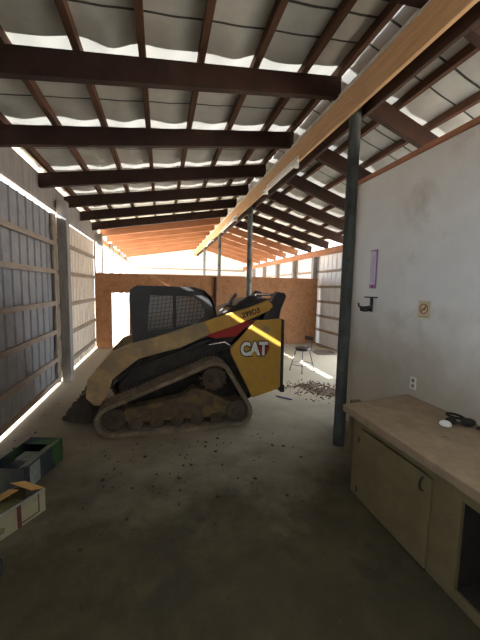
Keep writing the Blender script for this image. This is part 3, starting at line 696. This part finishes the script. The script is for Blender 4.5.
# cab: roll cage of two side frames, roof, rear, with mesh windows
CAB = [(-.44, 2.02), (-.40, 2.085), (-.34, 2.105), (.50, 2.095), (.66, 2.05), (.76, 1.95), (.83, 1.80), (.87, 1.60), (.87, 1.25), (-.36, 1.0), (-.38, 1.5), (-.405, 1.90)]
WIN = [(-.17, 1.965), (.50, 1.955), (.60, 1.87), (.665, 1.74), (.68, 1.64), (.52, 1.53), (.20, 1.46), (-.21, 1.42)]
def window_frame(b, y0, y1):
    # side frame = outline minus window, bridged by angle
    c = Vector((.25, 1.70))
    def ang(p): return math.atan2(p[1] - c.y, p[0] - c.x)
    def samp(poly, t):
        d = Vector((math.cos(t), math.sin(t))); best = None
        for i in range(len(poly)):
            a = Vector(poly[i]); e = Vector(poly[(i + 1) % len(poly)]) - a; den = d.x * e.y - d.y * e.x
            if abs(den) < 1e-9: continue
            w = a - c; u = (w.x * e.y - w.y * e.x) / den; v = (w.x * d.y - w.y * d.x) / den
            if u > 0 and -1e-6 <= v <= 1 + 1e-6: best = u if best is None else max(best, u)
        return c + d * best
    ts = sorted([ang(p) for p in CAB] + [ang(p) for p in WIN] + [-PI + 2 * PI * i / 24 for i in range(24)])
    R = []
    for t in ts:
        o_, i_ = samp(CAB, t), samp(WIN, t); R.append([b.v((o_.x, y0, o_.y)), b.v((i_.x, y0, i_.y)), b.v((o_.x, y1, o_.y)), b.v((i_.x, y1, i_.y))])
    n = len(R)
    for i in range(n):
        a, k = R[i], R[(i + 1) % n]
        b.f([a[0], k[0], k[1], a[1]]); b.f([a[2], a[3], k[3], k[2]]); b.f([a[0], a[2], k[2], k[0]]); b.f([a[1], k[1], k[3], a[3]])
cabp = MB(RO); window_frame(cabp, 5.02, 5.07); window_frame(cabp, 5.93, 5.98)
cabp.prism([(-.46, 2.03), (-.40, 2.085), (-.34, 2.11), (.50, 2.10), (.66, 2.055), (.64, 2.01), (.50, 2.04), (-.34, 2.05), (-.40, 2.0)], 1, 5.0, 6.0)
cabp.prism([(.66, 2.055), (.76, 1.955), (.83, 1.80), (.87, 1.62), (.84, 1.62), (.80, 1.78), (.73, 1.92), (.64, 2.01)], 1, 5.02, 5.25)
cabp.prism([(.66, 2.055), (.76, 1.955), (.83, 1.80), (.87, 1.62), (.84, 1.62), (.80, 1.78), (.73, 1.92), (.64, 2.01)], 1, 5.75, 5.98)
cabo = cabp.build('cab_frame', M['cab'], mc)
for y in (5.045, 5.955):
    b = B()
    def clip_seg(p, q, n=60):
        ins = []
        for i in range(n + 1):
            t = i / n; x = p[0] + (q[0] - p[0]) * t; z = p[1] + (q[1] - p[1]) * t
            c_ = False; j = len(WIN) - 1
            for k in range(len(WIN)):
                xi, zi = WIN[k]; xj, zj = WIN[j]
                if (zi > z) != (zj > z) and x < (xj - xi) * (z - zi) / (zj - zi) + xi: c_ = not c_
                j = k
            if c_: ins.append((x, z))
        return (ins[0], ins[-1]) if len(ins) > 1 else None
    for k in range(-24, 26):
        for sl in (.45, -2.0):
            if sl > 0: p, q = (-.4, 1.0 + k * .062 + .6), (1.0, 1.0 + k * .062 + .6 + 1.4 * .12)
            else: p, q = (.25 + k * .062, 1.3), (.25 + k * .062 + .10, 2.1)
            r_ = clip_seg(p, q)
            if r_: b.tube([(r_[0][0], y, r_[0][1]), (r_[1][0], y, r_[1][1])], .0045, 4)
    b.build('window_guard', M['black'], cabo)
    b = B(); b.box(.175, .225, y - .02, y + .02, 1.45, 1.98); b.build('window_bar', M['cab'], cabo)
    b = B(); b.prism(WIN, 1, y + .008 if y < 5.5 else y - .012, y + .012 if y < 5.5 else y - .008); b.build('side_window', M['glass' if y < 5.5 else 'clear_glass'], cabo)
# seat, joystick consoles and front pillars
b = B(); b.box(.25, .70, 5.28, 5.72, 1.12, 1.28); b.prism([(.55, 1.28), (.68, 1.28), (.78, 1.85), (.66, 1.85)], 1, 5.30, 5.70); b.build('operator_seat', M['black'], mc, bevel=.03)
b = B(); b.prism([(-.02, 1.30), (.10, 1.30), (.02, 1.62), (-.06, 1.75), (-.10, 1.72)], 1, 5.16, 5.24); b.prism([(-.2, 1.2), (.2, 1.2), (.2, 1.42), (-.15, 1.40)], 1, 5.12, 5.26); b.build('control_console', M['black'], mc, bevel=.01)
b = B(); b.prism([(-.40, .72), (-.30, .72), (-.38, 2.0), (-.46, 2.0)], 1, 5.03, 5.10); b.prism([(-.40, .72), (-.30, .72), (-.38, 2.0), (-.46, 2.0)], 1, 5.90, 5.97); b.box(-.40, -.33, 5.10, 5.90, .7, 1.0); b.build('front_door_frame', M['cab'], cabo)
# coupler and bucket
b = B(); b.prism([(-.86, .34), (-.80, .62), (-.92, .80), (-1.02, .74), (-1.0, .34)], 1, 4.93, 5.05); b.prism([(-.86, .34), (-.80, .62), (-.92, .80), (-1.02, .74), (-1.0, .34)], 1, 5.95, 6.07); b.box(-1.02, -.97, 5.05, 5.95, .30, .74); b.build('coupler', M['chassis'], mc, bevel=.01)
b = B()
BK = [(-1.42, .09), (-1.05, .02), (-.99, .10), (-1.0, .52), (-1.06, .56), (-1.10, .50), (-1.07, .16), (-1.12, .085)]
b.prism(BK, 1, 5.06, 6.24)
side = [(-1.43, .09), (-1.10, .02), (-1.02, .02), (-.99, .55), (-1.06, .56), (-1.12, .47), (-1.18, .45), (-1.22, .38), (-1.28, .36), (-1.31, .28), (-1.36, .25), (-1.38, .17), (-1.43, .15)]
b.prism(side, 1, 5.04, 5.075); b.prism(side, 1, 6.225, 6.26)
bk = b.build('bucket', M['chassis'], mc, bevel=.005)
for k in range(6):
    yy = 5.10 + k * .215; b = B(); b.prism([(-1.47, .10), (-1.41, .08), (-1.41, .12)], 1, yy, yy + .06); b.build('bucket_tooth', M['steel'], bk)
b = B(); b.ball((-1.2, 5.65, .17), .17, .5, .13, noise=.01); b.build('soil_load', M['mud'], bk)
# front step / tow detail
b = B(); b.box(-.64, -.60, 5.1, 5.9, .30, .80); b.build('front_plate', M['mud'], mc)

# ------------------------------------------------------------------ bar stool
st = empty('bar_stool', (3.52, 7.45, 0), 'metal bar stool with dark padded seat and low back, behind the loader', 'stool', rz=.35); st_keep = set(bpy.data.meshes)
b = MB(); b.lathe([(0, .66), (.17, .66), (.205, .675), (.21, .70), (.195, .725), (.10, .735), (0, .735)], (0, 0, 0), 2, 28); b.build('seat', M['seat'], st, smooth=True)
b = MB(); b.lathe([(.15, .635), (.18, .64), (.18, .66), (0, .66), (0, .635)], (0, 0, 0), 2, 24); b.build('seat_plate', M['steel'], st, smooth=True)
for a in (PI / 4, 3 * PI / 4, 5 * PI / 4, 7 * PI / 4):
    c_, s_ = math.cos(a), math.sin(a)
    b = MB(); b.tube([(c_ * .13, s_ * .13, .645), (c_ * .19, s_ * .19, .60), (c_ * .34, s_ * .34, .012)], .013); lg = b.build('leg', M['steel'], st, smooth=True)
    b = MB(); b.cyl((c_ * .34, s_ * .34, .0), (c_ * .337, s_ * .337, .03), .017, n=10); b.build('rubber_foot', M['hose'], lg, smooth=True)
b = MB(); b.tube([(.285 * math.cos(2 * PI * i / 28), .285 * math.sin(2 * PI * i / 28), .22) for i in range(28)], .010, closed=True); b.build('foot_ring', M['steel'], st, smooth=True)
for yy in (-.13, .13):
    b = MB(); b.tube([(.14, yy, .65), (.20, yy, .72), (.23, yy, .90), (.24, yy, 1.02)], .011); b.build('back_post', M['steel'], st, smooth=True)
b = MB(); b.prism([(.225 - .02 * math.cos(t), .17 * math.sin(t)) for t in [-1.3 + 2.6 * i / 10 for i in range(11)]][::1] + [(.255 - .02 * math.cos(t), .17 * math.sin(t)) for t in [1.3 - 2.6 * i / 10 for i in range(11)]], 2, .93, 1.05); b.build('backrest', M['seat'], st, bevel=.008)

for me in set(bpy.data.meshes) - st_keep: me.transform(Matrix.Diagonal((.92, .92, .85, 1)))
# ------------------------------------------------------------------ cartons at lower left
def rect_wall(b, L, W, H, t=.006):
    b.box(0, W, 0, t, 0, H); b.box(0, W, L - t, L, 0, H); b.box(0, t, t, L - t, 0, H); b.box(W - t, W, t, L - t, 0, H); b.box(t, W - t, t, L - t, 0, t)
# green carton: far right corner stands at (-1.17, 4.07); long axis runs back toward the camera side
a = math.atan2(.46, .12) - PI / 2
L, W, H = .66, .37, .265
gx, gy = -1.17, 4.07
c_, s_ = math.cos(a), math.sin(a)
ox = gx - (c_ * W - s_ * L); oy = gy - (s_ * W + c_ * L)
gc = empty('open_carton', (ox, oy, 0), 'long open green and navy carton lying on the floor by the left wall', 'carton', 'open cartons on the floor', rz=a)
b = MB(); rect_wall(b, L, W, H); bo = b.build('carton_body', M['navy_card'], gc)
b = MB(); b.box(-.001, W + .001, L, L + .004, .0, H); b.box(W, W + .004, L - .20, L + .004, 0, H); b.build('green_end', M['green_card'], gc)
b = MB(); b.box(W - .004, W + .006, .08, .24, .02, H - .02); b.build('label_panel', M['grey_label'], gc)
b = MB(); b.hexa([(W, 0.05, H), (W, L - .05, H), (W - .10, L - .05, H - .035), (W - .10, .05, H - .035), (W, 0.05, H + .006), (W, L - .05, H + .006), (W - .10, L - .05, H - .029), (W - .10, .05, H - .029)]); b.build('flap', M['grey_label'], gc)
b = MB(); b.hexa([(0, L, H), (W, L, H), (W, L - .13, H - .02), (0, L - .13, H - .02), (0, L, H + .006), (W, L, H + .006), (W, L - .13, H - .014), (0, L - .13, H - .014)]); b.build('flap', M['green_card'], gc)
b = MB(); b.box(.02, W - .11, .34, L - .14, .10, .17); b.build('inner_tray', M['grey_label'], gc, bevel=.01)
b = MB(); b.ball((W * .5, .17, .13), .15, .15, .11, 24, 14, noise=.006)
tag(b.build('plastic_bag', M['navy_bag'], smooth=True), 'crumpled navy plastic bag lying in the green carton', 'bag')
pb = bpy.data.objects['plastic_bag']; pb.location = gc.location; pb.rotation_euler = gc.rotation_euler
# pale and yellow carton
a = math.atan2(.33, .23) - PI / 2
L, W, H = .70, .27, .215
gx, gy = -1.06, 3.14; c_, s_ = math.cos(a), math.sin(a)
ox = gx - (c_ * W - s_ * L); oy = gy - (s_ * W + c_ * L)
yc_ = empty('open_carton', (ox, oy, 0), 'pale carton with brown open flaps, nearest the camera at lower left', 'carton', 'open cartons on the floor', rz=a)
b = MB(); rect_wall(b, L, W, H); b.build('carton_body', M['pale_card'], yc_)
b = MB(); b.box(W, W + .003, L - .26, L - .225, 0, H); b.box(W, W + .003, L - .07, L - .06, .03, H); b.box(W, W + .003, L - .225, L - .06, .025, .035); b.build('printed_band', M['maroon'], yc_)
b = MB(); b.prism([(.20, .06), (.23, .08), (.25, .13), (.23, .16), (.20, .15), (.18, .10)], 0, W, W + .003); b.prism([(.28, .05), (.33, .05), (.34, .09), (.30, .11), (.27, .08)], 0, W, W + .003); b.prism([(.08, .07), (.14, .07), (.14, .14), (.1, .15)], 0, W, W + .003); b.build('printed_mark', M['olive'], yc_)
b = MB(); b.hexa([(-.0, L - .0, H), (W, L - .0, H), (W - .0, L - .13, H + .055), (.0, L - .13, H + .055), (-.0, L, H + .006), (W, L, H + .006), (W, L - .13, H + .061), (0, L - .13, H + .061)]); b.build('flap', M['kraft'], yc_)
b = MB(); b.hexa([(0, .0, H), (0, L - .14, H), (.13, L - .14, H + .03), (.13, .0, H + .03), (0, 0, H + .006), (0, L - .14, H + .006), (.13, L - .14, H + .036), (.13, 0, H + .036)]); b.build('flap', M['kraft'], yc_)
b = MB(); b.box(W - .006, W + .004, 0, L, H - .012, H + .006); b.build('rim', M['grey_label'], yc_)
b = MB(); b.box(.02, W - .02, .02, L - .16, .02, H - .03); b.build('packing', M['olive'], yc_, bevel=.02)
# dark lid on the floor at the left edge
b = MB(); b.lathe([(0, .0), (.13, .0), (.14, .01), (.14, .04), (.13, .05), (.115, .035), (0, .03)], (-1.27, 2.47, 0), 2, 32)
tag(b.build('rubber_lid', M['hose'], smooth=True), 'dark round rubber lid on the floor at the left frame edge', 'lid')

# ------------------------------------------------------------------ floor debris
def clod(b, x, y, r):
    mtx = Matrix.Translation((x, y, r * .35)) @ Matrix.Rotation(random.uniform(0, PI), 4, 'Z') @ Matrix.Diagonal((r * random.uniform(.8, 1.5), r * random.uniform(.6, 1.1), r * .6, 1))
    ret = bmesh.ops.create_icosphere(b.bm, subdivisions=1, radius=1, matrix=mtx)
    for vv in ret['verts']: vv.co += Vector([random.uniform(-r, r) * .18 for _ in range(3)])
b = MB()
for i in range(520):
    t = random.random()
    if t < .45: x, y = random.gauss(-.9, .7), random.gauss(4.9, .75)
    elif t < .75: x, y = random.gauss(.2, 1.3), random.gauss(3.7, .6)
    else: x, y = random.uniform(-1.6, 1.8), random.uniform(1.6, 4.3)
    if not (-1.95 < x < 1.75 and y > 1.2): continue
    if -1.8 < x < -.9 and 2.2 < y < 4.3: continue
    if 4.4 < y < 6.6 and -1.6 < x < 2: continue
    clod(b, x, y, random.choice([.005, .006, .008, .01, .013, .02]))
tag(b.build('dirt_clods', M['dark_dirt']), 'crumbs of dried dirt scattered over the floor in front of the loader', 'dirt', kind='stuff')
b = MB()
def mound(b, cx, cy, rx, ry, h, n=26, m_=7):
    rings = []
    for j in range(m_ + 1):
        t = j / m_; ring = []
        for k in range(n):
            a = 2 * PI * k / n; wv = 1 + .22 * math.sin(3 * a + 1) + .12 * math.sin(7 * a)
            ring.append(b.v((cx + rx * t * wv * math.cos(a), cy + ry * t * wv * math.sin(a), max(.0, h * (1 - t) ** 1.3 + random.uniform(-1, 1) * .18 * h * (1 - t)))))
        rings.append(ring)
    for A, Bv in zip(rings[1:], rings[2:]):
        for k in range(n): b.f([A[k], A[(k + 1) % n], Bv[(k + 1) % n], Bv[k]])
    b.f(rings[1])
mound(b, 3.12, 6.22, .26, .16, .06); mound(b, 3.35, 5.80, .40, .20, .03)
for i in range(420):
    x, y = random.gauss(3.4, .34), random.gauss(5.8, .26)
    if x > 2.5 and y > 4.8: clod(b, x, y, random.choice([.008, .012, .016, .02, .026]))
for i in range(120): clod(b, random.gauss(3.1, .25), random.gauss(6.25, .16), random.choice([.012, .018, .026]))
tag(b.build('dirt_heap', M['dirt']), 'brown heap of loose dirt on the floor between post and stool', 'dirt', kind='stuff')
b = MB(); b.cyl((2.18, 5.72, .012), (2.40, 5.46, .012), .011, n=10); tag(b.build('blue_rod', M['blue'], smooth=True), 'short blue plastic rod lying behind the loader', 'rod')
b = MB(); b.prism([(4.9, 9.2), (5.5, 9.1), (5.65, 9.7), (5.2, 10.0), (4.95, 9.7)], 2, .0, .02); tag(b.build('muddy_sheet', M['card_floor']), 'flat muddy sheet on the floor by the pale right wall', 'sheet')

# ------------------------------------------------------------------ camera
cam = bpy.data.cameras.new('camera'); co = bpy.data.objects.new('camera', cam); COL.objects.link(co)
F_PX, YAW, PITCH, ROLL, H = 319.2, .243, .100, .019, 2.1
cy, sy, cp, sp = math.cos(YAW), math.sin(YAW), math.cos(PITCH), math.sin(PITCH)
F = Vector((sy * cp, cy * cp, -sp)); R = Vector((cy, -sy, 0)); U = R.cross(F)
R2 = R * math.cos(ROLL) + U * math.sin(ROLL); U2 = U * math.cos(ROLL) - R * math.sin(ROLL)
m3 = Matrix((R2, U2, -F)).transposed().to_4x4(); m3.translation = (0, 0, H); co.matrix_world = m3
cam.sensor_fit = 'VERTICAL'; cam.sensor_height = 36; cam.lens = F_PX / 640 * 36; cam.clip_start = .02
S.camera = co

# ------------------------------------------------------------------ light
SUN, SKY, EXPO = 40.0, 5.0, 0.85
su = bpy.data.lights.new('sun', 'SUN'); so = bpy.data.objects.new('sun', su); COL.objects.link(so)
su.energy = SUN; su.angle = math.radians(.5); su.color = (1, .96, .89)
so.rotation_euler = Vector((1, .17, -.587)).to_track_quat('-Z', 'Y').to_euler()
w = bpy.data.worlds.new('sky'); S.world = w; w.use_nodes = True
bg = w.node_tree.nodes['Background']; bg.inputs[0].default_value = (.82, .91, 1.0, 1); bg.inputs[1].default_value = SKY
S.view_settings.view_transform = 'Standard'; S.view_settings.look = 'None'; S.view_settings.gamma = 1
S.view_settings.exposure = EXPO; S.view_settings.use_curve_mapping = False
try:
    S.cycles.sample_clamp_indirect = 8; S.cycles.max_bounces = 10; S.cycles.diffuse_bounces = 7
except Exception: pass
